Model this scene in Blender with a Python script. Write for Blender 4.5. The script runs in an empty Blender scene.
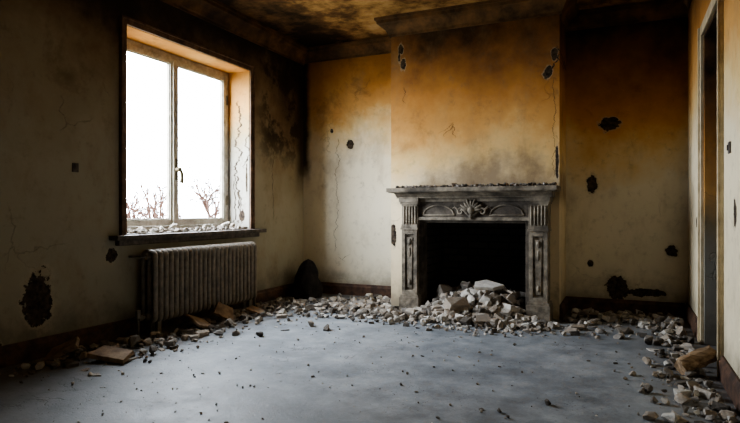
import bpy, bmesh, math, random
from mathutils import Vector, Matrix, noise as mnoise
random.seed(7)
SC=bpy.context.scene
COL=SC.collection

# ------------------------------------------------------------------ node DSL
class E:
    def __init__(s,nt,k): s.nt=nt; s.k=k
    def _m(s,op,*a,clamp=False):
        n=s.nt.nodes.new('ShaderNodeMath'); n.operation=op; n.use_clamp=clamp
        for i,v in enumerate((s,)+a):
            if isinstance(v,E): s.nt.links.new(v.k,n.inputs[i])
            else: n.inputs[i].default_value=v
        return E(s.nt,n.outputs[0])
    def __add__(s,o): return s._m('ADD',o)
    def __radd__(s,o): return s._m('ADD',o)
    def __sub__(s,o): return s._m('SUBTRACT',o)
    def __rsub__(s,o): return (s*-1)+o
    def __mul__(s,o): return s._m('MULTIPLY',o)
    def __rmul__(s,o): return s._m('MULTIPLY',o)
    def __truediv__(s,o): return s._m('DIVIDE',o)
    def abs(s): return s._m('ABSOLUTE')
    def pow(s,o): return s._m('POWER',o)
    def max(s,o): return s._m('MAXIMUM',o)
    def min(s,o): return s._m('MINIMUM',o)
    def ss(s,a,b):
        rev=a>b
        if rev: a,b=b,a
        n=s.nt.nodes.new('ShaderNodeMapRange'); n.interpolation_type='SMOOTHSTEP'
        s.nt.links.new(s.k,n.inputs[0]); n.inputs[1].default_value=a; n.inputs[2].default_value=b
        n.inputs[3].default_value=1.0 if rev else 0.0; n.inputs[4].default_value=0.0 if rev else 1.0
        return E(s.nt,n.outputs[0])
    def ramp(s,stops):
        n=s.nt.nodes.new('ShaderNodeValToRGB'); r=n.color_ramp
        while len(r.elements)<len(stops): r.elements.new(0.5)
        for e,(p,c) in zip(r.elements,stops): e.position=p; e.color=(c[0],c[1],c[2],1)
        s.nt.links.new(s.k,n.inputs[0]); return E(s.nt,n.outputs[0])

class M:
    def __init__(s,name):
        m=bpy.data.materials.new(name); m.use_nodes=True; s.m=m; s.nt=m.node_tree
        s.b=s.nt.nodes['Principled BSDF']
        g=s.nt.nodes.new('ShaderNodeNewGeometry'); s.P=g.outputs['Position']; s.N=g.outputs['Normal']
        x=s.nt.nodes.new('ShaderNodeSeparateXYZ'); s.nt.links.new(s.P,x.inputs[0])
        s.x,s.y,s.z=[E(s.nt,x.outputs[i]) for i in range(3)]
    def noise(s,scale,detail=4,rough=.55,stretch=None,dist=0):
        n=s.nt.nodes.new('ShaderNodeTexNoise'); n.inputs['Scale'].default_value=scale
        n.inputs['Detail'].default_value=detail; n.inputs['Roughness'].default_value=rough
        n.inputs['Distortion'].default_value=dist
        src=s.P
        if stretch:
            mp=s.nt.nodes.new('ShaderNodeMapping'); mp.inputs['Scale'].default_value=stretch
            s.nt.links.new(s.P,mp.inputs[0]); src=mp.outputs[0]
        s.nt.links.new(src,n.inputs['Vector']); return E(s.nt,n.outputs[0])
    def voro(s,scale,feature='F1',warp=0.0):
        n=s.nt.nodes.new('ShaderNodeTexVoronoi'); n.feature=feature; n.inputs['Scale'].default_value=scale
        src=s.P
        if warp:
            q=s.nt.nodes.new('ShaderNodeTexNoise'); q.inputs['Scale'].default_value=5; q.inputs['Detail'].default_value=5
            s.nt.links.new(s.P,q.inputs['Vector'])
            a=s.nt.nodes.new('ShaderNodeVectorMath'); a.operation='MULTIPLY_ADD'
            s.nt.links.new(q.outputs['Color'],a.inputs[0]); a.inputs[1].default_value=(warp,)*3
            s.nt.links.new(s.P,a.inputs[2]); src=a.outputs[0]
        s.nt.links.new(src,n.inputs['Vector']); return E(s.nt,n.outputs['Distance'])
    def mix(s,f,a,b,mode='MIX'):
        n=s.nt.nodes.new('ShaderNodeMix'); n.data_type='RGBA'; n.blend_type=mode
        for i,v in ((0,f),(6,a),(7,b)):
            if isinstance(v,E): s.nt.links.new(v.k,n.inputs[i])
            elif i==0: n.inputs[0].default_value=v
            else: n.inputs[i].default_value=(v[0],v[1],v[2],1)
        return E(s.nt,n.outputs[2])
    def out(s,col,rough=.85,bump=None,bstr=.5,bdist=.01,metal=0,spec=.3):
        if isinstance(col,E): s.nt.links.new(col.k,s.b.inputs['Base Color'])
        else: s.b.inputs['Base Color'].default_value=(*col,1)
        if isinstance(rough,E): s.nt.links.new(rough.k,s.b.inputs['Roughness'])
        else: s.b.inputs['Roughness'].default_value=rough
        s.b.inputs['Metallic'].default_value=metal
        s.b.inputs['Specular IOR Level'].default_value=spec
        if bump is not None:
            n=s.nt.nodes.new('ShaderNodeBump'); n.inputs['Strength'].default_value=bstr; n.inputs['Distance'].default_value=bdist
            s.nt.links.new(bump.k,n.inputs['Height']); s.nt.links.new(n.outputs[0],s.b.inputs['Normal'])
        return s.m

CREAM=(.60,.52,.36)
def plaster(name,axis,chips=(),cracks=(),extra=None,soot_mask=None,cream=CREAM,top=None,soot_col=(.022,.016,.013),grime=.40,blotch=.45):
    q=M(name); a=getattr(q,axis); z=q.z
    n1=q.noise(1.3,5,.6); n2=q.noise(5,6,.65); n3=q.noise(17,6,.7); n4=q.noise(9,3,.5); nf=q.noise(70,3)
    zz=z+(n1-.5)*1.0+(n2-.5)*.45
    if extra: zz=zz+extra(q)
    c=cream
    ramp=top or [(0.0,(c[0]*.85,c[1]*.86,c[2]*.88)),(.48,c),(.59,(c[0]*.95,c[1]*.80,c[2]*.55)),(.68,(.58,.32,.11)),
                 (.80,(.43,.20,.058)),(.93,(.19,.085,.03)),(1.0,(.035,.02,.013))]
    col=(zz/3.1).ramp(ramp)
    st=q.noise(2.6,7,.7,stretch=(1,1,.55)).ss(.48,.74)
    col=q.mix(st*.45,col,(.24,.17,.10))
    bl=q.noise(1.9,8,.72,dist=.4).ss(.54,.68)*zz.ss(1.5,2.4)
    col=q.mix(bl*blotch,col,(.10,.058,.030))
    gr=q.noise(9,8,.75).ss(.52,.75)
    col=q.mix(gr*grime,col,(.13,.10,.07))
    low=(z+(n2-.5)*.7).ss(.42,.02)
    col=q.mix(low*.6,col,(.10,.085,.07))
    if soot_mask:  # soot deposit laid over the plaster colour
        col=q.mix(soot_mask(q,n1,n2),col,soot_col)
    v=q.voro(1.1,'DISTANCE_TO_EDGE',.35).ss(.006,.001)*q.noise(1.7,2).ss(.54,.62)
    col=q.mix(v*.25,col,(.07,.05,.04))
    hole=None; rim=None
    for (a0,z0,ra,rz,amt) in chips:
        da=(a-a0)/(ra*1.2); dz=(z-z0)/(rz*1.12)
        d=(da*da+dz*dz).pow(.5)+(n3-.5)*amt*1.7+(n4-.5)*amt*1.5
        f=d.ss(1.0,.94); r=d.ss(1.35,1.0)
        hole=f if hole is None else hole.max(f); rim=r if rim is None else rim.max(r)
    for (a0,z0,z1,w,amp,lean) in cracks:
        pth=(q.noise(3.5,6,.7,stretch=(.01,.01,1))-.5)*amp+(z-z0)*lean+a0
        f=((a-pth).abs()+(n3-.5)*w*3.0).ss(w,w*.6)*z.ss(z0,z0+.05)*z.ss(z1,z1-.05)
        hole=f if hole is None else hole.max(f)
    h=n2*.5+nf*.12
    if hole is not None:
        if rim is not None: col=q.mix(rim*.55,col,(.42,.37,.28))
        col=q.mix(hole,col,q.noise(30,4).ramp([(.35,(.014,.010,.008)),(.65,(.09,.065,.045))]))
        h=h-hole*2.5
    h=h-v*.6
    return q.out(col,.9,h,.6,.012,spec=.15)

# ------------------------------------------------------------------ mesh builder
class MB:
    def __init__(s): s.v=[]; s.f=[]; s.mi=[]; s.sm=[]; s.t=[]
    def add(s,vs,fs,mi=0,smooth=False,tint=.5):
        o=len(s.v); s.v+= [tuple(v) for v in vs]; s.t+=[tint]*len(vs)
        for f in fs: s.f.append([i+o for i in f]); s.mi.append(mi); s.sm.append(smooth)
    def box(s,x0,x1,y0,y1,z0,z1,mi=0,mat=None):
        vs=[Vector((x,y,z)) for z in(z0,z1) for y in(y0,y1) for x in(x0,x1)]
        if mat: vs=[mat@v for v in vs]
        s.add(vs,[(0,2,3,1),(4,5,7,6),(0,1,5,4),(2,6,7,3),(0,4,6,2),(1,3,7,5)],mi)
    def prism(s,poly,axis,a0,a1,mi=0,m0=0,m1=0):
        n=len(poly); vs=[]
        for a,m in((a0,m0),(a1,m1)):
            for p,q in poly:
                aa=a+m*(p-poly[0][0])
                vs.append({'x':(aa,p,q),'y':(p,aa,q),'z':(p,q,aa)}[axis])
        fs=[tuple(range(n)),tuple(range(n,2*n))[::-1]]
        fs+=[(i,i+n,(i+1)%n+n,(i+1)%n) for i in range(n)]
        s.add(vs,fs,mi)
    def cyl(s,p0,p1,r0,r1=None,n=12,mi=0,sm=True):
        r1=r0 if r1 is None else r1
        p0=Vector(p0);p1=Vector(p1);d=(p1-p0).normalized()
        u=d.orthogonal().normalized();w=d.cross(u)
        vs=[p+ (u*math.cos(t)+w*math.sin(t))*r for p,r in((p0,r0),(p1,r1)) for t in [2*math.pi*i/n for i in range(n)]]
        s.add(vs,[(i,(i+1)%n,(i+1)%n+n,i+n) for i in range(n)],mi,sm)
        s.add(vs[:n],[tuple(range(n))[::-1]],mi); s.add(vs[n:],[tuple(range(n))],mi)
    def tube(s,path,r,n=8,mi=0,closed=False,plane=None,ry=None):
        path=[Vector(p) for p in path]; L=len(path); vs=[]
        for i,p in enumerate(path):
            a=path[(i-1)%L] if (closed or i>0) else p; b=path[(i+1)%L] if (closed or i<L-1) else p
            d=(b-a).normalized(); up=Vector(plane) if plane else (Vector((0,0,1)) if abs(d.z)<.95 else Vector((1,0,0)))
            w=d.cross(up).normalized(); u=w.cross(d)
            rr=r[i] if isinstance(r,(list,tuple)) else r
            for k in range(n):
                t=2*math.pi*k/n; vs.append(p+w*math.cos(t)*rr+u*math.sin(t)*(ry if ry else rr))
        fs=[]
        for i in range(L if closed else L-1):
            j=(i+1)%L
            for k in range(n): fs.append((i*n+k,i*n+(k+1)%n,j*n+(k+1)%n,j*n+k))
        if not closed: fs+= [tuple(range(n))[::-1],tuple(range((L-1)*n,L*n))]
        s.add(vs,fs,mi,True)
    def ell(s,c,r,mi=0,rot=None,n=12,m=8):
        vs=[];fs=[]
        for j in range(m+1):
            ph=math.pi*j/m
            for i in range(n):
                th=2*math.pi*i/n
                v=Vector((r[0]*math.sin(ph)*math.cos(th),r[1]*math.sin(ph)*math.sin(th),r[2]*math.cos(ph)))
                if rot: v=rot@v
                vs.append(v+Vector(c))
        for j in range(m):
            for i in range(n): fs.append((j*n+i,(j+1)*n+i,(j+1)*n+(i+1)%n,j*n+(i+1)%n))
        s.add(vs,fs,mi,True)
    def obj(s,name,mats,bevel=0,center=True):
        c=Vector((0,0,0))
        if center and s.v:
            lo=[min(v[i] for v in s.v) for i in range(3)];hi=[max(v[i] for v in s.v) for i in range(3)]
            c=Vector(((lo[0]+hi[0])/2,(lo[1]+hi[1])/2,lo[2]))
        me=bpy.data.meshes.new(name)
        me.from_pydata([Vector(v)-c for v in s.v],[],s.f)
        for m in mats: me.materials.append(m)
        me.polygons.foreach_set('material_index',s.mi); me.polygons.foreach_set('use_smooth',s.sm)
        at=me.attributes.new('tint','FLOAT','POINT'); at.data.foreach_set('value',s.t)
        me.validate(); me.update()
        bm=bmesh.new(); bm.from_mesh(me); bmesh.ops.recalc_face_normals(bm,faces=bm.faces); bm.to_mesh(me); bm.free()
        o=bpy.data.objects.new(name,me); o.location=c; COL.objects.link(o)
        if bevel:
            b=o.modifiers.new('bevel','BEVEL'); b.width=bevel; b.segments=2; b.limit_method='ANGLE'; b.angle_limit=.7
        return o

# rock prototypes
def proto(kind):
    pts=[]
    if kind=='brick':
        for x in(-1,1):
            for y in(-.55,.55):
                for z in(-.4,.4):
                    pts.append(Vector((x*random.uniform(.55,1),y*random.uniform(.5,1.15),z*random.uniform(.5,1.15))))
        for _ in range(3): pts.append(Vector((random.uniform(-.95,.95),random.uniform(-.6,.6),random.uniform(-.45,.45))))
    elif kind=='slab':
        n=random.randint(4,6)
        for i in range(n):
            t=2*math.pi*i/n+random.uniform(-.35,.35); r=random.uniform(.65,1.1)
            for z in(-.1,.1): pts.append(Vector((r*math.cos(t)+random.uniform(-.06,.06),.7*r*math.sin(t),z)))
    else:
        for _ in range(13):
            v=Vector([random.gauss(0,1) for _ in range(3)]).normalized()*random.uniform(.7,1.05)
            pts.append(Vector((v.x*1.0,v.y*.8,v.z*.7)))
    bm=bmesh.new()
    for p in pts: bm.verts.new(p)
    r=bmesh.ops.convex_hull(bm,input=bm.verts)
    bmesh.ops.delete(bm,geom=[v for v in bm.verts if not v.link_faces],context='VERTS')
    bmesh.ops.dissolve_limit(bm,angle_limit=.2,verts=bm.verts,edges=bm.edges)
    bmesh.ops.bevel(bm,geom=bm.edges[:],offset=.025,segments=1,affect='EDGES')
    bm.verts.index_update()
    out=([v.co.copy() for v in bm.verts],[[v.index for v in f.verts] for f in bm.faces]); bm.free(); return out
PR={k:[proto(k) for _ in range(20)] for k in('brick','slab','rock')}
def rock(mb,x,y,z,size,kind=None,tint=None,tilt=None,yaw=None,embed=.12,stretch=None):
    kind=kind or random.choices(('rock','brick','slab'),(7,2.5,1.2))[0]
    vs,fs=random.choice(PR[kind])
    stretch=stretch or (random.uniform(.8,1.3),random.uniform(.8,1.15),random.uniform(.75,1.2))
    if tilt is None: tilt=random.uniform(0,.35) if kind=='slab' else random.choice((random.uniform(0,.5),random.uniform(0,3)))
    R=Matrix.Rotation(random.uniform(0,6.28) if yaw is None else yaw,3,'Z')@Matrix.Rotation(tilt,3,'X')
    w=[R@Vector((v.x*stretch[0],v.y*stretch[1],v.z*stretch[2]))*size for v in vs]
    lo=min(v.z for v in w)
    w=[v+Vector((x,y,z-lo-embed*size)) for v in w]
    mb.add(w,fs,0,False,random.random() if tint is None else tint)

# ------------------------------------------------------------------ materials
def simple(name,c1,c2,scale=8,rough=.7,bs=.3,metal=0,spec=.3,stretch=None,soot=.0,bd=.005):
    q=M(name); n=q.noise(scale,6,.65,stretch=stretch); col=n.ramp([(.35,c1),(.65,c2)])
    n2=q.noise(scale*.35,5,.6).ss(.45,.7)
    if soot: col=q.mix(n2*soot,col,(.02,.016,.014))
    return q.out(col,rough,q.noise(scale*4,4),bs,bd,metal,spec)

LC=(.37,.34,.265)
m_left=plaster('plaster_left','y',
    chips=[(2.62,.40,.085,.17,.8),(3.22,.66,.045,.06,.9),(2.30,.12,.06,.05,.8),(2.2,2.0,.05,.03,.9)],
    cracks=[(5.45,.9,2.0,.003,.25,0)],
    extra=lambda q:q.y.ss(4.8,6.0)*.45+.10,
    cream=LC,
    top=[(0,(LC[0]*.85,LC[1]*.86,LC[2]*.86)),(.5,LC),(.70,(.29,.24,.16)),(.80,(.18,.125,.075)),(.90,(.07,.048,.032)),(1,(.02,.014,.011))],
    soot_mask=lambda q,n1,n2:(((q.z+(n1-.5)*1.6).ss(2.4,2.85)*.85).max(q.y.ss(5.86,6.08)*(q.z+(n1-.5)*1.0).ss(1.1,1.6)*.9)).max(q.noise(2.3,7,.7).ss(.48,.60)*q.y.ss(5.0,5.4)*q.z.ss(1.3,1.9)*.85))
m_reveal=plaster('plaster_reveal','x',
    cracks=[(-3.80,.85,2.2,.012,.45,.0),(-3.70,1.45,2.05,.008,.4,.10),(-3.86,.85,1.4,.008,.35,.05),(-3.75,.85,1.3,.007,.5,-.1)],
    chips=[(-3.69,1.35,.012,.16,.8),(-3.75,.95,.03,.05,.8)],
    cream=(.42,.40,.35),grime=.7,extra=lambda q:0*q.x-.05)
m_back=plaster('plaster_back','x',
    chips=[(-3.014,1.80,.038,.055,.8),(-3.26,1.98,.018,.025,.8),(-.148,1.874,.075,.065,.8),(-.306,1.27,.042,.085,.9),
           (.406,.618,.045,.055,.8),(-.32,.48,.025,.03,.8),(-.07,.25,.10,.10,.7),(.18,.215,.16,.035,.9)],
    cracks=[(-3.2,.5,1.9,.0025,.3,.02),(-3.12,.40,.5,.004,.2,1.2),(-3.05,.38,.47,.003,.2,-1.3)],
    extra=lambda q:q.x.ss(-.9,-.4)*.42-.14,
    cream=(.74,.67,.52),
    soot_mask=lambda q,n1,n2:((q.x+(n2-.5)*.10).ss(-3.54,-3.63)*(q.z+(n1-.5)*.8).ss(1.2,1.6)*.95).max(q.x.ss(-.9,-.4)*(q.z+(n1-.5)*.9).ss(2.1,3.0)*.6))
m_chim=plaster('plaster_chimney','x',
    chips=[(-2.12,2.68,.022,.05,1.2),(-2.10,2.52,.024,.05,1.2),(-2.14,2.60,.012,.06,1.0),(-.60,2.46,.022,.05,1.2),(-.66,2.30,.032,.05,1.2),(-.575,1.45,.014,.14,.9),(-2.2,.75,.03,.1,1.0)],
    cracks=[(-.68,2.22,2.55,.010,.35,.35),(-2.08,2.1,2.3,.003,.3,0),(-1.64,1.74,1.90,.0035,.5,.5),(-1.5,1.72,1.88,.003,.5,-.6),(-1.7,1.78,1.9,.003,.5,1.2),(-.6,1.3,2.25,.002,.2,0)],
    extra=lambda q:0*q.x+.25, blotch=.35,
    cream=(.74,.61,.41), soot_col=(.095,.052,.025),
    soot_mask=lambda q,n1,n2:((q.z+(n2-.5)*.9+(((q.x+1.15)/.75)*((q.x+1.15)/.75))*.28).ss(1.82,1.25)*.72*(q.z).ss(1.0,1.2)).max((q.z+(n1-.5)*1.2+q.x*.15).ss(2.3,3.0)*.5))
m_right=plaster('plaster_right','y',chips=[(3.6,1.0,.04,.06,.9),(5.4,.9,.03,.05,.9)],cream=(.70,.60,.42),extra=lambda q:0*q.x+.05)
m_rear=plaster('plaster_rear','x',cream=(.5,.45,.33))
m_hall=plaster('plaster_hall','y',cream=(.35,.3,.2),extra=lambda q:0*q.x+.3)

q=M('scorched_ceiling')
n=q.noise(1.1,6,.6); n2=q.noise(3.5,8,.7)
f=(n*.6+n2*.4)+q.x.ss(-2.7,-3.66)*-.12+q.y.ss(5.5,6.1)*-.08+.01
m_ceil=q.out(f.ramp([(.37,(.022,.014,.010)),(.46,(.12,.065,.03)),(.54,(.42,.25,.11)),(.66,(.62,.45,.26))]),.9,n2,.6,.02,spec=.1)

q=M('dusty_concrete')
n=q.noise(.9,7,.65); n2=q.noise(6,8,.75); n3=q.noise(60,4,.7); n4=q.noise(2.4,6,.7)
col=(n*.36+n2*.30+n3*.08+n4*.26).ramp([(.38,(.085,.092,.103)),(.49,(.185,.20,.218)),(.61,(.34,.355,.37))])
speck=q.voro(38,'F1').ss(.22,.10)*q.noise(2.2,5,.7).ss(.46,.60)
col=q.mix(speck*.6,col,(.05,.045,.04))
sp2=q.voro(90,'F1').ss(.25,.12)*q.noise(5,5,.7).ss(.48,.6)
col=q.mix(sp2*.4,col,(.30,.29,.27))
dirt_and_falloff=(q.x+(n2-.5)*.9).ss(-2.7,-3.4).max((q.x+(n2-.5)*.6).ss(.0,.45)).max((q.y+(n2-.5)*.9+(n4-.5)*.8).ss(4.9,5.7)).max((q.y+(n4-.5)*1.2).ss(3.2,2.2)*.65)  # dirt along the walls; last term paints the foreground's light falloff
col=q.mix(dirt_and_falloff*.65,col,(.08,.068,.057))
sc=q.voro(1.0,'DISTANCE_TO_EDGE',.5).ss(.006,.001)*q.noise(1.5,2).ss(.5,.6)
col=q.mix(sc*.6,col,(.05,.05,.05))
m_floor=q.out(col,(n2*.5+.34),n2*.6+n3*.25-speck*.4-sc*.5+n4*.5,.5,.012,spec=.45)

q=M('rubble_stone')
at=q.nt.nodes.new('ShaderNodeAttribute'); at.attribute_name='tint'; t=E(q.nt,at.outputs['Fac'])
n=q.noise(25,6,.7)
col=(t*.85+(n-.5)*.6+.06).ramp([(0,(.05,.042,.036)),(.25,(.15,.13,.11)),(.45,(.25,.225,.20)),(.62,(.32,.265,.21)),(.78,(.42,.385,.34)),(1,(.60,.57,.52))])
m_rock=q.out(col,.9,q.noise(45,6,.75),.9,.012,spec=.15)
q=M('rubble_dust'); n=q.noise(30,8,.8)
m_dust=q.out(n.ramp([(.35,(.04,.034,.03)),(.52,(.14,.12,.10)),(.68,(.28,.25,.21))]),.95,n,1.0,.03,spec=.1)
m_trim=simple('charred_wood_trim',(.035,.020,.014),(.12,.062,.038),12,.7,.5,stretch=(1,1,1),soot=.4)
m_casw=simple('window_casing_wood',(.07,.042,.028),(.20,.12,.075),12,.7,.5,soot=.3)
m_corn=simple('scorched_cornice',(.05,.028,.014),(.20,.105,.045),5,.8,.4,soot=.65)
m_sill=simple('sill_wood',(.06,.05,.045),(.17,.14,.12),14,.7,.5,soot=.4)
m_paint=simple('old_white_paint',(.34,.31,.25),(.54,.50,.43),18,.55,.4,soot=.3)
m_dcas=simple('yellowed_paint',(.42,.34,.22),(.66,.55,.38),8,.6,.4,soot=.3)
m_surr=simple('sooty_carved_stone',(.11,.09,.068),(.33,.28,.215),11,.75,.6,soot=.75)
m_surrd=simple('sooty_dark_stone',(.05,.04,.03),(.15,.125,.10),11,.8,.6,soot=.6)
m_rad=simple('radiator_paint',(.14,.115,.085),(.25,.21,.165),20,.5,.3,spec=.4,soot=.3)
m_brass=simple('tarnished_brass',(.06,.05,.03),(.13,.10,.06),25,.4,.2,metal=.5)
m_wood=simple('broken_timber',(.13,.08,.045),(.36,.25,.15),9,.8,.7,stretch=(1,6,6),soot=.35)
m_tile=simple('broken_board',(.18,.115,.07),(.38,.27,.17),14,.8,.5,soot=.35)
m_char=simple('charred_cloth',(.006,.005,.005),(.03,.025,.022),18,.9,.9,soot=.3,bd=.02)
m_bark=simple('twig_bark',(.02,.010,.008),(.05,.027,.02),10,.9,.3,spec=.05)
m_ground=simple('dry_grass',(.16,.15,.10),(.26,.24,.17),3,.95,.3)
q=M('sooty_brick')
br=q.nt.nodes.new('ShaderNodeTexBrick'); br.inputs['Scale'].default_value=1
cmb=q.nt.nodes.new('ShaderNodeCombineXYZ'); s1=q.x+q.y
q.nt.links.new(s1.k,cmb.inputs[0]); q.nt.links.new(q.z.k,cmb.inputs[1]); q.nt.links.new(cmb.outputs[0],br.inputs['Vector'])
br.inputs['Brick Width'].default_value=.22; br.inputs['Row Height'].default_value=.075; br.inputs['Mortar Size'].default_value=.008
br.inputs['Color1'].default_value=(.065,.055,.050,1); br.inputs['Color2'].default_value=(.04,.034,.032,1); br.inputs['Mortar'].default_value=(.014,.012,.012,1)
m_brick=q.out(E(q.nt,br.outputs['Color']),.8,E(q.nt,br.outputs['Fac'])*-1+q.noise(30,4)*.4,.8,.01,spec=.25)

gm=bpy.data.materials.new('window_glass'); gm.use_nodes=True; nt=gm.node_tree; nt.nodes.clear()
o=nt.nodes.new('ShaderNodeOutputMaterial'); mx=nt.nodes.new('ShaderNodeMixShader'); tr=nt.nodes.new('ShaderNodeBsdfTransparent')
gl=nt.nodes.new('ShaderNodeBsdfGlossy'); gl.inputs['Roughness'].default_value=.02; mx.inputs[0].default_value=.05
tr.inputs[0].default_value=(.96,.97,.98,1)
nt.links.new(tr.outputs[0],mx.inputs[1]); nt.links.new(gl.outputs[0],mx.inputs[2]); nt.links.new(mx.outputs[0],o.inputs[0])

# ------------------------------------------------------------------ room shell
XL,XR,YB,YR,H=-3.66,.54,6.12,-1.6,3.0
TH=.34
WY0,WY1,WZ0,WZ1=3.35,5.00,.80,2.50
def wall_open(name,mats,fixed_axis,f0,f1,a0,a1,openings,z1=H,reveal=False):
    mb=MB()
    def bx(p0,p1,q0,q1):
        if fixed_axis=='x': mb.box(f0,f1,p0,p1,q0,q1)
        else: mb.box(p0,p1,f0,f1,q0,q1)
    cur=a0
    for (b0,b1,c0,c1) in openings:
        bx(cur,b0,0,z1)
        if c0>0: bx(b0,b1,0,c0)
        bx(b0,b1,c1,z1); cur=b1
        if reveal:
            t=.004
            mb.box(f0+.001,f1+.001,b1-t,b1,c0,c1,1); mb.box(f0+.001,f1+.001,b0,b0+t,c0,c1,1); mb.box(f0+.001,f1+.001,b0+t,b1-t,c1-t,c1,1)
    bx(cur,a1,0,z1)
    return mb.obj(name,mats)
wall_open('wall_left',[m_left,m_reveal],'x',XL-TH,XL,YR,YB,[(WY0,WY1,WZ0,WZ1)],reveal=True)
DY0,DY1,DZ=4.06,4.93,2.32
wall_open('wall_right',[m_right],'x',XR,XR+.26,YR,YB,[(DY0,DY1,0,DZ)])
mb=MB(); mb.box(XL-TH,2.4,YB,YB+.3,0,H); mb.obj('wall_back',[m_back])
mb=MB(); mb.box(XL-TH,XR+.26,YR-.3,YR,0,H); mb.obj('wall_rear',[m_rear])
mb=MB(); mb.box(XL-TH,2.4,YR-.3,YB+.3,-.12,0); mb.obj('floor',[m_floor])
mb=MB(); mb.box(XL-TH,2.4,YR-.3,YB+.3,H,H+.15); mb.obj('ceiling',[m_ceil])
mb=MB(); mb.box(2.1,2.4,2.6,YB,0,H); mb.obj('wall_hall_side',[m_hall])
mb=MB(); mb.box(.80,2.1,2.6,2.8,0,H); mb.obj('wall_hall_end',[m_hall])

# chimney breast with sooty firebox
CX0,CX1,CY=-2.23,-.554,5.5
OX0,OX1,OZ=-1.86,-.81,.915
mb=MB(); YE=YB-.001; HH=H-.001
mb.box(CX0,OX0,CY,YE,0,HH); mb.box(OX1,CX1,CY,YE,0,HH); mb.box(OX0,OX1,CY,YE,OZ,HH)
mb.box(OX0,OX0+.03,CY+.005,YB-.01,0,OZ-.001,1); mb.box(OX1-.03,OX1,CY+.005,YB-.01,0,OZ-.001,1)
mb.box(OX0+.03,OX1-.03,YB-.05,YB-.01,0,OZ-.03,1); mb.box(OX0+.03,OX1-.03,CY+.005,YB-.01,OZ-.03,OZ-.001,1)
mb.obj('wall_chimney_breast',[m_chim,m_brick])

# baseboards
def bbprof(x,sgn): return [(x,0),(x+sgn*.028,0),(x+sgn*.028,.10),(x+sgn*.018,.115),(x+sgn*.012,.135),(x,.135)]
mb=MB(); mb.prism(bbprof(XL,1),'y',YR,YB); mb.obj('baseboard_left',[m_trim])
mb=MB(); mb.prism(bbprof(YB,-1),'x',XL+.028,CX0); mb.obj('baseboard_back_left',[m_trim])
mb=MB(); mb.prism(bbprof(YB,-1),'x',CX1,XR-.028); mb.obj('baseboard_back_right',[m_trim])
mb=MB(); mb.prism(bbprof(CX1,1),'y',CY,YB-.028); mb.obj('baseboard_chimney_side',[m_trim])
mb=MB(); mb.prism(bbprof(XR,-1),'y',DY1+.085,YB); mb.prism(bbprof(XR,-1),'y',YR,DY0-.085); mb.obj('baseboard_right',[m_trim])

# cornices
def cprof(x,sgn,s=1.0):
    d=[(0,0),(0,-.20),(.02,-.20),(.02,-.175),(.035,-.165),(.05,-.13),(.08,-.09),(.115,-.07),(.13,-.065),(.13,-.03),(.15,-.03),(.15,0)]
    return [(x+sgn*a*s,H+b*s) for a,b in d]
mb=MB(); mb.prism(cprof(XL,1,.9),'y',YR,YB); mb.obj('trim_cornice_left',[m_corn])
mb=MB(); mb.prism(cprof(YB,-1,.8),'x',XL+.02,CX0); mb.obj('trim_cornice_back_left',[m_corn])
mb=MB(); mb.prism(cprof(YB,-1,.8),'x',CX1,XR); mb.obj('trim_cornice_back_right',[m_corn])
mb=MB(); mb.prism(cprof(CY,-1,.9),'x',CX0-.0,CX1+.0,m0=1,m1=-1)
mb.prism(cprof(CX0,-1,.9),'y',CY,YB-.13,m0=1); mb.prism(cprof(CX1,1,.9),'y',CY,YB-.13,m0=-1)
mb.obj('trim_cornice_chimney',[m_corn])
mb=MB(); mb.prism(cprof(XR,-1,.6),'y',YR,YB-.1); mb.obj('trim_cornice_right',[m_corn])

# ------------------------------------------------------------------ window
def window(name,x,y0,y1,z0,z1):
    mb=MB(); ym=(y0+y1)/2
    T=mb.box
    f=.045
    T(x-.07,x,y0,y0+f,z0,z1); T(x-.07,x,y1-f,y1,z0,z1); T(x-.07,x,y0+f,y1-f,z1-f,z1); T(x-.07,x,y0+f,y1-f,z0,z0+f)
    for (a,b) in((y0+f+.002,ym-.002),(ym+.002,y1-f-.002)):
        s=.050; A,B=z0+f+.002,z1-f-.002
        T(x-.045,x+.012,a,a+s,A,B); T(x-.045,x+.012,b-s,b,A,B)
        T(x-.045,x+.012,a+s,b-s,B-s,B); T(x-.045,x+.012,a+s,b-s,A,A+s+.01)
        T(x-.012,x+.002,a+s,a+s+.010,A+s+.01,B-s); T(x-.012,x+.002,b-s-.010,b-s,A+s+.01,B-s)
        T(x-.012,x+.002,a+s,b-s,B-s-.010,B-s); T(x-.012,x+.002,a+s,b-s,A+s+.01,A+s+.02)
        mb.add([(x-.02,a+s,A+s+.01),(x-.02,b-s,A+s+.01),(x-.02,b-s,B-s),(x-.02,a+s,B-s)],[(0,1,2,3)],1)
    T(x+.012,x+.028,ym-.028,ym+.028,z0+f+.01,z1-f-.01)
    zc=1.40
    T(x+.028,x+.036,ym-.020,ym+.020,zc-.10,zc+.10,2)
    mb.cyl((x+.03,ym,zc),(x+.08,ym,zc),.022,mi=2)
    mb.tube([(x+.075,ym,zc+.015),(x+.08,ym+.02,zc-.03),(x+.077,ym+.03,zc-.08),(x+.07,ym+.028,zc-.13)],[.020,.017,.017,.022],mi=2)
    for yy in(y0+f,y1-f):
        for zz in(z0+.3,z1-.3): mb.cyl((x+.016,yy,zz-.05),(x+.016,yy,zz+.05),.009,mi=2)
    return mb.obj(name,[m_paint,gm,m_brass],bevel=.003)
window('window_1',XL-.27,WY0+.004,WY1-.004,WZ0+.02,WZ1-.004)
mb=MB()
c=.06
for (a,b,z0,z1) in((WY0-c,WY0,WZ0,WZ1+c),(WY1,WY1+c,WZ0,WZ1+c),(WY0,WY1,WZ1,WZ1+c)):
    mb.box(XL,XL+.022,a,b,z0,z1)
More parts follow.
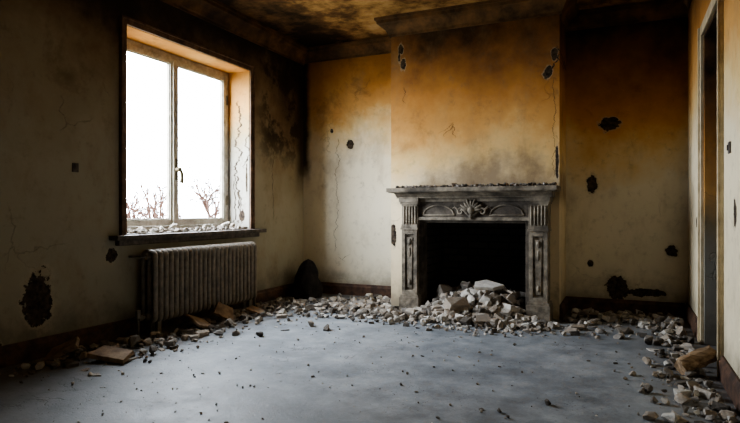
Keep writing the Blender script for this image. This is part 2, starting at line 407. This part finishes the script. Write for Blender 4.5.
mb.box(XL+.022,XL+.034,WY0-c,WY0-c+.018,WZ0,WZ1+c); mb.box(XL+.022,XL+.034,WY1+c-.018,WY1+c,WZ0,WZ1+c)
mb.box(XL+.022,XL+.034,WY0-c+.018,WY1+c-.018,WZ1+c-.018,WZ1+c)
mb.obj('trim_window_casing',[m_casw],bevel=.003)
mb=MB(); mb.box(XL-.27,XL,WY0+.005,WY1-.005,WZ0-.005,WZ0+.02); mb.box(XL,XL+.10,WY0-.16,WY1+.18,WZ0-.025,WZ0+.012)
mb.box(XL,XL+.05,WY0-.1,WY1+.12,WZ0-.07,WZ0-.025)
mb.obj('trim_windowsill',[m_sill],bevel=.006)
mb=MB()
for _ in range(150):
    y=random.uniform(WY0+.1,WY1-.05); s=random.choice((.006,.01,.014,.02,.028,.036))
    rock(mb,random.uniform(XL-.2,XL+.05),y,WZ0+.018,s,tint=random.uniform(.2,1))
for y,s in((4.0,.06),(3.85,.055),(4.72,.07),(4.85,.055),(3.6,.05),(4.4,.045)): rock(mb,XL-.1,y,WZ0+.018,s,'rock',tint=.8)
mb.obj('windowsill_debris',[m_rock])

# ------------------------------------------------------------------ radiator
mb=MB()
RX=XL+.14; y0,y1=3.44,4.85; n=24; zb,zt=.09,.695; hw=.062
pitch=(y1-y0)/n
for i in range(n):
    y=y0+pitch*(i+.5); path=[]
    r=.04
    for (cx,cz,a0) in((hw-r,zt-r-.02,0),(-hw+r,zt-r-.02,90),(-hw+r,zb+r+.02,180),(hw-r,zb+r+.02,270)):
        for k in range(5):
            a=math.radians(a0+k*22.5); path.append((RX+cx+r*math.cos(a),y,cz+r*math.sin(a)))
    mb.tube(path,.019,8,closed=True,plane=(0,1,0),ry=.0245)
    mb.tube([(RX,y,zb+.02),(RX,y,zt-.02)],.014,8,plane=(0,1,0),ry=.022)
    mb.box(RX-hw+.01,RX+hw-.01,y-.006,y+.006,zt-.085,zt-.02); mb.box(RX-hw+.01,RX+hw-.01,y-.006,y+.006,zb+.02,zb+.085)
for z in(zt-.06,zb+.06): mb.cyl((RX,y0-.02,z),(RX,y1+.02,z),.026)
for y in(y0+pitch*1.5,y1-pitch*1.5):
    mb.box(RX-.05,RX-.02,y-.02,y+.02,0,zb+.03); mb.box(RX+.02,RX+.05,y-.02,y+.02,0,zb+.03)
mb.tube([(RX,y0-.02,zb+.06),(RX,y0-.07,zb+.06),(RX,y0-.09,zb+.045),(RX,y0-.09,0)],.011,8,plane=(1,0,0))
mb.cyl((RX,y0-.05,zb+.06),(RX,y0-.09,zb+.06),.022); mb.cyl((RX,y0-.09,zb+.06),(RX,y0-.09,zb+.13),.02)
mb.tube([(RX,y0-.02,zt-.06),(RX,y0-.045,zt-.06),(RX-.05,y0-.05,zt-.06),(XL+.002,y0-.05,zt-.06)],.009,8)
mb.cyl((RX,y1+.02,zb+.06),(RX,y1+.05,zb+.06),.018); mb.tube([(RX,y1+.04,zb+.06),(RX,y1+.05,zb+.03),(RX,y1+.05,0)],.011,8,plane=(1,0,0))
mb.obj('radiator',[m_rad])

# ------------------------------------------------------------------ fireplace surround
mb=MB()
FY=5.30; CYs=CY-.001
def leg(x0,x1):
    xc=(x0+x1)/2
    mb.box(x0-.012,x1+.012,FY-.02,CYs,0,.15)
    mb.box(x0-.004,x1+.004,FY-.01,CYs,.15,.175)
    mb.box(x0+.01,x1-.01,FY+.025,CYs,.175,1.13,0)
    w=.035
    mb.box(x0+.01,x0+.01+w,FY,FY+.025,.175,.82); mb.box(x1-.01-w,x1-.01,FY,FY+.025,.175,.82)
    mb.box(x0+.01+w,x1-.01-w,FY,FY+.025,.175,.22); mb.box(x0+.01+w,x1-.01-w,FY,FY+.025,.775,.82)
    mb.prism([(xc-.022,.245),(xc+.022,.245),(xc+.032,.745),(xc-.032,.745)],'y',FY+.008,FY+.026)
    mb.ell((xc,FY+.008,.70),(.02,.012,.035)); mb.ell((xc,FY+.008,.60),(.013,.008,.05)); mb.ell((xc,FY+.008,.30),(.015,.01,.03))
    mb.box(x0,x1,FY-.012,CYs,.82,.84); mb.box(x0+.004,x1-.004,FY-.006,CYs,.84,.855)
    mb.box(x0+.006,x1-.006,FY+.014,CYs,.855,1.07)
    nf=5; ww=(x1-x0-.03)/nf
    for i in range(nf):
        a=x0+.015+ww*i
        mb.tube([(a+ww/2,FY+.012,.875),(a+ww/2,FY+.012,1.05)],ww*.33,8,plane=(0,1,0))
    mb.box(x0+.006,x1-.006,FY,FY+.014,.855,.872); mb.box(x0+.006,x1-.006,FY,FY+.014,1.053,1.07)
    mb.box(x0-.004,x1+.004,FY-.014,CYs,1.07,1.09); mb.box(x0-.012,x1+.012,FY-.026,CYs,1.09,1.13)
LX0,LX1,RX0,RX1=-2.045,-1.865,-.81,-.625
leg(LX0,LX1); leg(RX0,RX1)
mb.box(LX1-.01,LX1+.03,FY+.07,CYs,0,.935,1); mb.box(RX0-.03,RX0+.01,FY+.07,CYs,0,.935,1)
mb.box(LX1+.03,RX0-.03,FY+.07,CYs,.89,.935,1)
mb.box(LX1-.01,RX0+.01,FY+.045,CYs,.935,1.13,1)
mb.box(LX1-.01,RX0+.01,FY+.02,FY+.045,.915,.945); mb.box(LX1-.01,RX0+.01,FY+.02,FY+.045,1.095,1.13)
XC=(LX1+RX0)/2
def arch(xa,xb):
    pts=[]
    N=14
    for i in range(N+1):
        t=i/N; pts.append((xa+(xb-xa)*t,FY+.044,.965+.095*math.sin(math.pi*min(1,max(0,t)))**.45))
    mb.tube(pts,.009,6,plane=(0,1,0)); mb.tube([(xa,FY+.044,.965),(xb,FY+.044,.965)],.009,6,plane=(0,1,0))
arch(LX1+.04,XC-.17); arch(XC+.17,RX0-.04)
for k in range(-4,5):
    a=math.radians(k*21); L=.075+.012*(k%2)
    R=Matrix.Rotation(a,3,'Y')
    mb.ell(Vector((XC,FY+.018,1.01))+R@Vector((0,0,L*.75)),(.016,.02,L*.62),rot=R)
for sg in(-1,1):
    pts=[]; rr=[]
    for i in range(26):
        t=i/25; ang=t*math.pi*2.6; r=.038*(1-t*.8)
        pts.append((XC+sg*(.105+r*math.cos(ang+math.pi)),FY+.022,1.0+r*math.sin(ang+math.pi)*-1)); rr.append(.012*(1-.5*t))
    mb.tube(pts,rr,6,plane=(0,1,0))
    mb.tube([(XC+sg*.06,FY+.022,1.0),(XC+sg*.03,FY+.018,.97),(XC,FY+.012,.955)],.013,8,plane=(0,1,0))
    mb.tube([(XC+sg*.13,FY+.022,1.02),(XC+sg*.16,FY+.025,1.045),(XC+sg*.185,FY+.03,1.03)],[.012,.009,.004],8,plane=(0,1,0))
mb.ell((XC,FY+.008,1.01),(.034,.026,.04)); mb.ell((XC,FY+.012,.955),(.022,.02,.03))
d=[(CYs,1.13),(FY-.03,1.13),(FY-.03,1.145),(FY-.05,1.15),(FY-.075,1.17),(FY-.11,1.182),(FY-.12,1.19),(CYs,1.19)]
mb.prism(d,'x',LX0-.035,RX1+.035)
mb.box(LX0-.09,RX1+.085,FY-.165,CYs,1.19,1.228)
mb.box(LX0-.075,RX1+.07,FY-.15,CYs,1.182,1.19)
mb.obj('fireplace_surround',[m_surr,m_surrd],bevel=.003)

mb=MB()
for _ in range(520):
    x=random.uniform(LX0-.05,RX1+.05); y=random.uniform(FY-.13,CY-.04)
    s=random.choice((.006,.009,.012,.016,.02,.026))
    rock(mb,x,y,1.229,s,tint=random.uniform(.0,.75),embed=.0)
for x,s in((-1.5,.042),(-1.44,.036),(-.95,.036),(-1.1,.034),(-1.7,.028),(-.8,.03),(-1.95,.028),(-1.25,.03)): rock(mb,x,5.34,1.229,s,'rock',tint=.5,embed=.0)
mb.obj('mantel_debris',[m_rock])

# ------------------------------------------------------------------ rubble
def hm(x,y):
    gx=math.exp(-abs((x+1.30)/.46)**2.4)
    gy=1.0 if y>5.5 else math.exp(-((5.5-y)/.36)**2)
    return max(0,.21*gx*gy)
mb=MB(); N=60; Mn=60; vs=[];fs=[]
xa,xb,ya,yb=-1.83,-.84,4.6,6.05
for j in range(Mn+1):
    for i in range(N+1):
        x=xa+(xb-xa)*i/N; y=ya+(yb-ya)*j/Mn
        h=hm(x,y); nn=mnoise.noise(Vector((x*14,y*14,0)))*.025+mnoise.noise(Vector((x*35,y*35,3)))*.012
        vs.append((x,y,max(-.01,h*(1)+nn*min(1,h*12)-.012)))
for j in range(Mn):
    for i in range(N):
        a=j*(N+1)+i; ff=(a,a+1,a+N+2,a+N+1)
        if max(vs[k][2] for k in ff)>0: fs.append(ff)
vs=[(v[0],v[1],max(.0005,v[2])) for v in vs]
used=sorted({k for f in fs for k in f}); mp={k:i for i,k in enumerate(used)}
mb.add([vs[k] for k in used],[[mp[k] for k in f] for f in fs],1,True)
def in_leg(x,y,m=.04):
    if y>FY-.04-m and (x<LX1+.05 and x>LX0-.05-m or x>RX0-.05 and x<RX1+.05+m): return True
    if y>CY-m and (CX0-m<x<OX0+.06+m or OX1-.06-m<x<CX1+m+.03): return True
    return y>5.98 or x<XL+.05+m
for _ in range(1300):
    x=random.gauss(-1.32,.50); y=random.triangular(4.55,5.95,5.15)
    if in_leg(x,y): continue
    s=random.choice((.010,.015,.02,.028,.038,.048,.058))*(1 if y>4.85 else .6)
    rock(mb,x,y,hm(x,y),s,embed=.22,tint=random.random()**.85)
for _ in range(120):
    x=random.gauss(-1.32,.34); y=random.uniform(4.9,5.7)
    if in_leg(x,y,.09): continue
    rock(mb,x,y,hm(x,y),random.uniform(.05,.095),random.choice(('rock','rock','brick')),embed=.22,tint=random.uniform(.3,.95))
rock(mb,-1.42,5.08,.07,.115,'brick',tint=.66,tilt=.5,yaw=.8,embed=.1,stretch=(1,1,1.3))
rock(mb,-1.62,5.12,.03,.09,'rock',tint=.6); rock(mb,-1.02,5.05,.04,.085,'brick',tint=.7,tilt=.4)
rock(mb,-1.22,5.42,.25,.17,'slab',tint=.97,tilt=.30,yaw=.3,embed=0,stretch=(1,1,1))
rock(mb,-1.0,5.5,.19,.13,'slab',tint=.7,tilt=.5,yaw=2.2,embed=.1)
rock(mb,-1.66,5.50,.15,.12,'brick',tint=.5,tilt=.9,yaw=1.0); rock(mb,-1.45,5.6,.2,.08,'rock',tint=.45)
mb.obj('fireplace_rubble_pile',[m_rock,m_dust])

def strip(name,n,fx,fy,sizes,ok=lambda x,y:True,specials=()):
    mb=MB()
    for k in range(n):
        x,y=fx(),fy()
        if not ok(x,y): continue
        rock(mb,x,y,0,random.choice(sizes),tint=random.random())
    for sp in specials: rock(mb,*sp[:4],**sp[4])
    return mb.obj(name,[m_rock])
S=(.005,.007,.009,.012,.016,.02,.026,.036,.048)
okf=lambda x,y: not in_leg(x,y,.06) and x<XR-.08 and y<6.03 and x>XL+.06
okl=lambda x,y: okf(x,y) and not (3.3<y<4.95 and x<XL+.23) and not(y>5.5 and x<-3.25)
strip('rubble_drift',1300,lambda:XL+.06+abs(random.gauss(0,.32)),lambda:random.triangular(2.0,6.0,4.6),S,okl,
      [( -3.22,4.35,0,.07,dict(kind='rock',tint=.6)),(-3.15,4.0,0,.06,dict(tint=.5)),(-3.12,3.3,0,.065,dict(kind='rock',tint=.55)),(-3.3,3.1,0,.07,dict(kind='rock',tint=.4)),(-3.0,4.6,0,.055,dict(kind='rock',tint=.8)),(-3.35,2.35,0,.06,dict(tint=.3)),(-3.3,4.75,0,.065,dict(kind='brick',tint=.6)),(-3.15,5.1,0,.07,dict(kind='rock',tint=.7)),(-2.95,5.0,0,.05,dict(kind='rock',tint=.7)),(-3.1,3.6,0,.055,dict(kind='brick',tint=.7)),(-2.98,4.2,0,.045,dict(kind='rock',tint=.8))])
strip('rubble_drift',900,lambda:random.triangular(-3.5,-1.8,-2.3),lambda:random.gauss(5.38,.33),S+(.055,),lambda x,y:okf(x,y) and not(y>5.5 and x<-3.2),
      [(-2.35,5.2,0,.08,dict(kind='rock',tint=.65)),(-2.1,5.0,0,.065,dict(tint=.7)),(-2.55,5.4,0,.075,dict(kind='brick',tint=.5)),(-2.0,5.05,0,.075,dict(kind='rock',tint=.5)),(-2.9,5.3,0,.055,dict(tint=.8)),(-1.85,4.9,0,.06,dict(kind='rock',tint=.7)),(-2.2,5.35,0,.08,dict(kind='rock',tint=.8)),(-2.6,5.05,0,.05,dict(kind='rock',tint=.6))])
strip('rubble_drift',480,lambda:random.uniform(-.5,.46),lambda:6.02-abs(random.gauss(0,.35)),S+(.055,),okf,
      [(-.1,5.6,0,.06,dict(kind='rock',tint=.6)),(.3,5.75,0,.07,dict(tint=.7)),(-.35,5.75,0,.065,dict(kind='rock',tint=.5)),(.12,5.8,0,.06,dict(kind='rock',tint=.7))])
strip('rubble_drift',520,lambda:XR-.08-abs(random.gauss(0,.17)),lambda:random.uniform(3.0,5.95),S,okf,
      [(.28,4.9,0,.07,dict(kind='brick',tint=.7)),(.40,4.6,0,.07,dict(kind='rock',tint=.6)),(.20,4.55,0,.06,dict(kind='slab',tint=.95)),(.40,5.2,0,.08,dict(kind='rock',tint=.65)),(.36,3.6,0,.05,dict(kind='rock',tint=.7)),(.25,3.4,0,.04,dict(kind='rock',tint=.9)),(.42,3.35,0,.055,dict(kind='rock',tint=.6)),(.22,3.05,0,.045,dict(kind='brick',tint=.75)),(.3,4.3,0,.05,dict(kind='rock',tint=.8)),(.38,5.55,0,.07,dict(kind='rock',tint=.6))])
strip('scattered_pebbles',480,lambda:random.uniform(-3.1,.3),lambda:random.uniform(1.8,5.4),(.003,.004,.005,.007,.009,.012),okf,
      [(-.366,3.06,0,.024,dict(kind='rock',tint=.15)),(-.66,2.84,0,.024,dict(tint=.2)),(-.57,2.84,0,.018,dict(tint=.2)),(-.52,2.78,0,.016,dict(tint=.2)),(.14,2.85,0,.03,dict(tint=.3)),(-1.9,4.1,0,.022,dict(tint=.3)),(-.75,4.3,0,.02,dict(tint=.3)),(-1.1,4.5,0,.025,dict(tint=.5)),(-.2,4.8,0,.025,dict(tint=.6)),(0,3.7,0,.02,dict(tint=.6)),(-1.5,4.55,0,.03,dict(tint=.2))])

# broken boards
def board(name,x,y,z,L,W,T,rz,rx,ry,mat):
    mb=MB(); n=7; vs=[]
    top=[]; 
    for i in range(n+1):
        t=i/n; top.append((-L/2+L*t, W/2*random.uniform(.85,1)))
    for i in range(n,-1,-1):
        t=i/n; top.append((-L/2+L*t,-W/2*random.uniform(.8,1)))
    R=Matrix.Rotation(rz,3,'Z')@Matrix.Rotation(ry,3,'Y')@Matrix.Rotation(rx,3,'X')
    top[0]=(top[0][0]+.02,top[0][1]); top[n]=(top[n][0]-.03,top[n][1])
    m=len(top); vs=[R@Vector((p[0],p[1],zz)) for zz in(-T/2,T/2) for p in top]
    lo=min(v.z for v in vs); vs=[v+Vector((x,y,z-lo)) for v in vs]
    mb.add(vs,[tuple(range(m))[::-1],tuple(range(m,2*m))]+[(i,(i+1)%m,(i+1)%m+m,i+m) for i in range(m)])
    return mb.obj(name,[mat],bevel=.004)
board('broken_board',-3.42,2.62,0,.24,.16,.03,.5,.30,-.45,m_tile)
board('broken_board',-3.13,2.76,0,.28,.15,.035,.15,.20,.10,m_tile)
board('broken_board',-3.28,3.80,0,.24,.18,.022,-.4,-.35,.25,m_tile)
board('broken_board',-3.30,4.14,0,.20,.16,.022,.9,.7,.5,m_tile)
board('broken_board',-3.25,4.55,0,.18,.12,.02,.3,.2,.3,m_tile)
mb=MB()
prof=[(.05,0),(.045,.035),(.02,.055),(-.02,.052),(-.048,.03),(-.052,-.01),(-.04,-.045),(0,-.055),(.04,-.04)]
R=Matrix.Rotation(math.radians(35),3,'Z')@Matrix.Rotation(math.radians(-18),3,'Y'); vs=[]
segs=7
for i in range(segs+1):
    for k,(a,b) in enumerate(prof):
        xx=-.12+.24*i/segs
        if i in(0,segs): xx+=random.uniform(-.018,.018)
        j=.9+random.uniform(-.08,.08); vs.append(R@Vector((xx,a*j,b*j)))
lo=min(v.z for v in vs); vs=[v+Vector((.40,4.0,-lo)) for v in vs]; K=len(prof)
fs=[(i*K+k,i*K+(k+1)%K,(i+1)*K+(k+1)%K,(i+1)*K+k) for i in range(segs) for k in range(K)]+[tuple(range(K))[::-1],tuple(range(segs*K,segs*K+K))]
mb.add(vs,fs); mb.obj('broken_timber',[m_wood],bevel=.004)

# charred sack slumped in the corner
mb=MB(); n=28;m=16;vs=[];fs=[]
for j in range(m+1):
    t=j/m; z=.44*t; r=.19*math.sqrt(max(0,1-t**1.15))+.004
    for i in range(n):
        th=2*math.pi*i/n
        w=1+.18*mnoise.noise(Vector((math.cos(th)*2,math.sin(th)*2,t*3)))+.10*mnoise.noise(Vector((math.cos(th)*6,math.sin(th)*6,t*7)))
        vs.append((-3.41+r*w*math.cos(th)*.95+.0*t,5.76+r*w*math.sin(th)+.05*t,z))
for j in range(m):
    for i in range(n): fs.append((j*n+i,j*n+(i+1)%n,(j+1)*n+(i+1)%n,(j+1)*n+i))
fs.append(tuple(range(n))[::-1]); fs.append(tuple(range(m*n,m*n+n)))
mb.add(vs,fs,0,True); mb.obj('charred_sack',[m_char])

# ------------------------------------------------------------------ doorway
mb=MB(); x0=XR-.022
for(a,b) in((DY0-.08,DY0),(DY1,DY1+.08)):
    mb.box(x0,XR,a,b,0,DZ+.08); mb.box(x0-.012,x0,a+.055 if a>DY0 else a,b if a>DY0 else b-.055,0,DZ+.08)
mb.box(x0,XR,DY0,DY1,DZ,DZ+.08)
mb.obj('trim_door_casing',[m_dcas],bevel=.003)
m_jamb=plaster('door_jamb_paint','x',cream=(.27,.25,.21),extra=lambda q:0*q.x+.95)
mb=MB()
mb.box(XR,XR+.26,DY1-.02,DY1,0,DZ); mb.box(XR,XR+.26,DY0,DY0+.02,0,DZ); mb.box(XR,XR+.26,DY0+.02,DY1-.02,DZ-.02,DZ)
mb.box(XR+.12,XR+.16,DY1-.035,DY1-.02,0,DZ-.02); mb.box(XR+.12,XR+.16,DY0+.02,DY0+.035,0,DZ-.02)
mb.obj('door_1_jamb',[m_jamb],bevel=.003)

def switch(name,side,y,z):
    mb=MB(); s=1 if side=='L' else -1; x=XL if side=='L' else XR
    a,b=sorted((x,x+s*.01)); mb.box(a,b,y-.025,y+.025,z-.033,z+.033)
    a,b=sorted((x+s*.01,x+s*.018)); mb.box(a,b,y-.010,y+.010,z-.016,z+.016)
    return mb.obj(name,[m_sill],bevel=.003)
switch('light_switch','L',2.895,1.32)
switch('light_switch','R',3.75,1.36)

# ------------------------------------------------------------------ outside
mb=MB(); mb.box(-30,XL-TH-.02,-15,30,-.7,-.6); mb.obj('ground_outside',[m_ground])
def branch(mb,p,d,L,r,dep):
    pts=[p]; q=p.copy(); dd=d.copy()
    for _ in range(4):
        dd=(dd+Vector([random.uniform(-.22,.22) for _ in range(3)])).normalized(); q=q+dd*L/4; pts.append(q.copy())
    mb.tube(pts,[r*(1-.10*i) for i in range(5)],5)
    if dep==0: return
    for _ in range(random.randint(3,4)):
        k=random.randint(2,4)
        branch(mb,pts[k],(dd+Vector([random.uniform(-.8,.8) for _ in range(3)])).normalized(),L*.70,max(.011,r*.6),dep-1)
for (x,y,h) in((-9,8.1,1.15),(-9.5,9.7,1.0),(-11,10.4,1.15),(-12,14.2,1.25),(-8.5,8.9,.95),(-10,12.2,1.15)):
    mb=MB(); branch(mb,Vector((x,y,-.62)),Vector((0,0,1)),h,.075,4); mb.obj('bare_shrub',[m_bark])

# ------------------------------------------------------------------ light
w=bpy.data.worlds.new('sky'); SC.world=w; w.use_nodes=True
bg=w.node_tree.nodes['Background']; bg.inputs[0].default_value=(.86,.93,1.0,1); bg.inputs[1].default_value=44
def portal(loc,rot,sx,sy):
    l=bpy.data.lights.new('sky_portal','AREA'); l.shape='RECTANGLE'; l.size=sx; l.size_y=sy; l.cycles.is_portal=True
    o=bpy.data.objects.new('sky_portal',l); o.location=loc; o.rotation_euler=rot; COL.objects.link(o)
portal((XL-TH-.005,(WY0+WY1)/2,(WZ0+WZ1)/2),(0,-math.pi/2,0),WZ1-WZ0,WY1-WY0)

SC.view_settings.view_transform='AgX'
SC.view_settings.look='AgX - Medium High Contrast'
SC.view_settings.exposure=0

cam=bpy.data.cameras.new('camera'); co=bpy.data.objects.new('camera',cam); COL.objects.link(co)
cam.sensor_width=36; cam.lens=568/740*36; co.location=(0,0,1.0); co.rotation_euler=(math.pi/2,0,math.radians(24.2)); cam.clip_start=.05
SC.camera=co
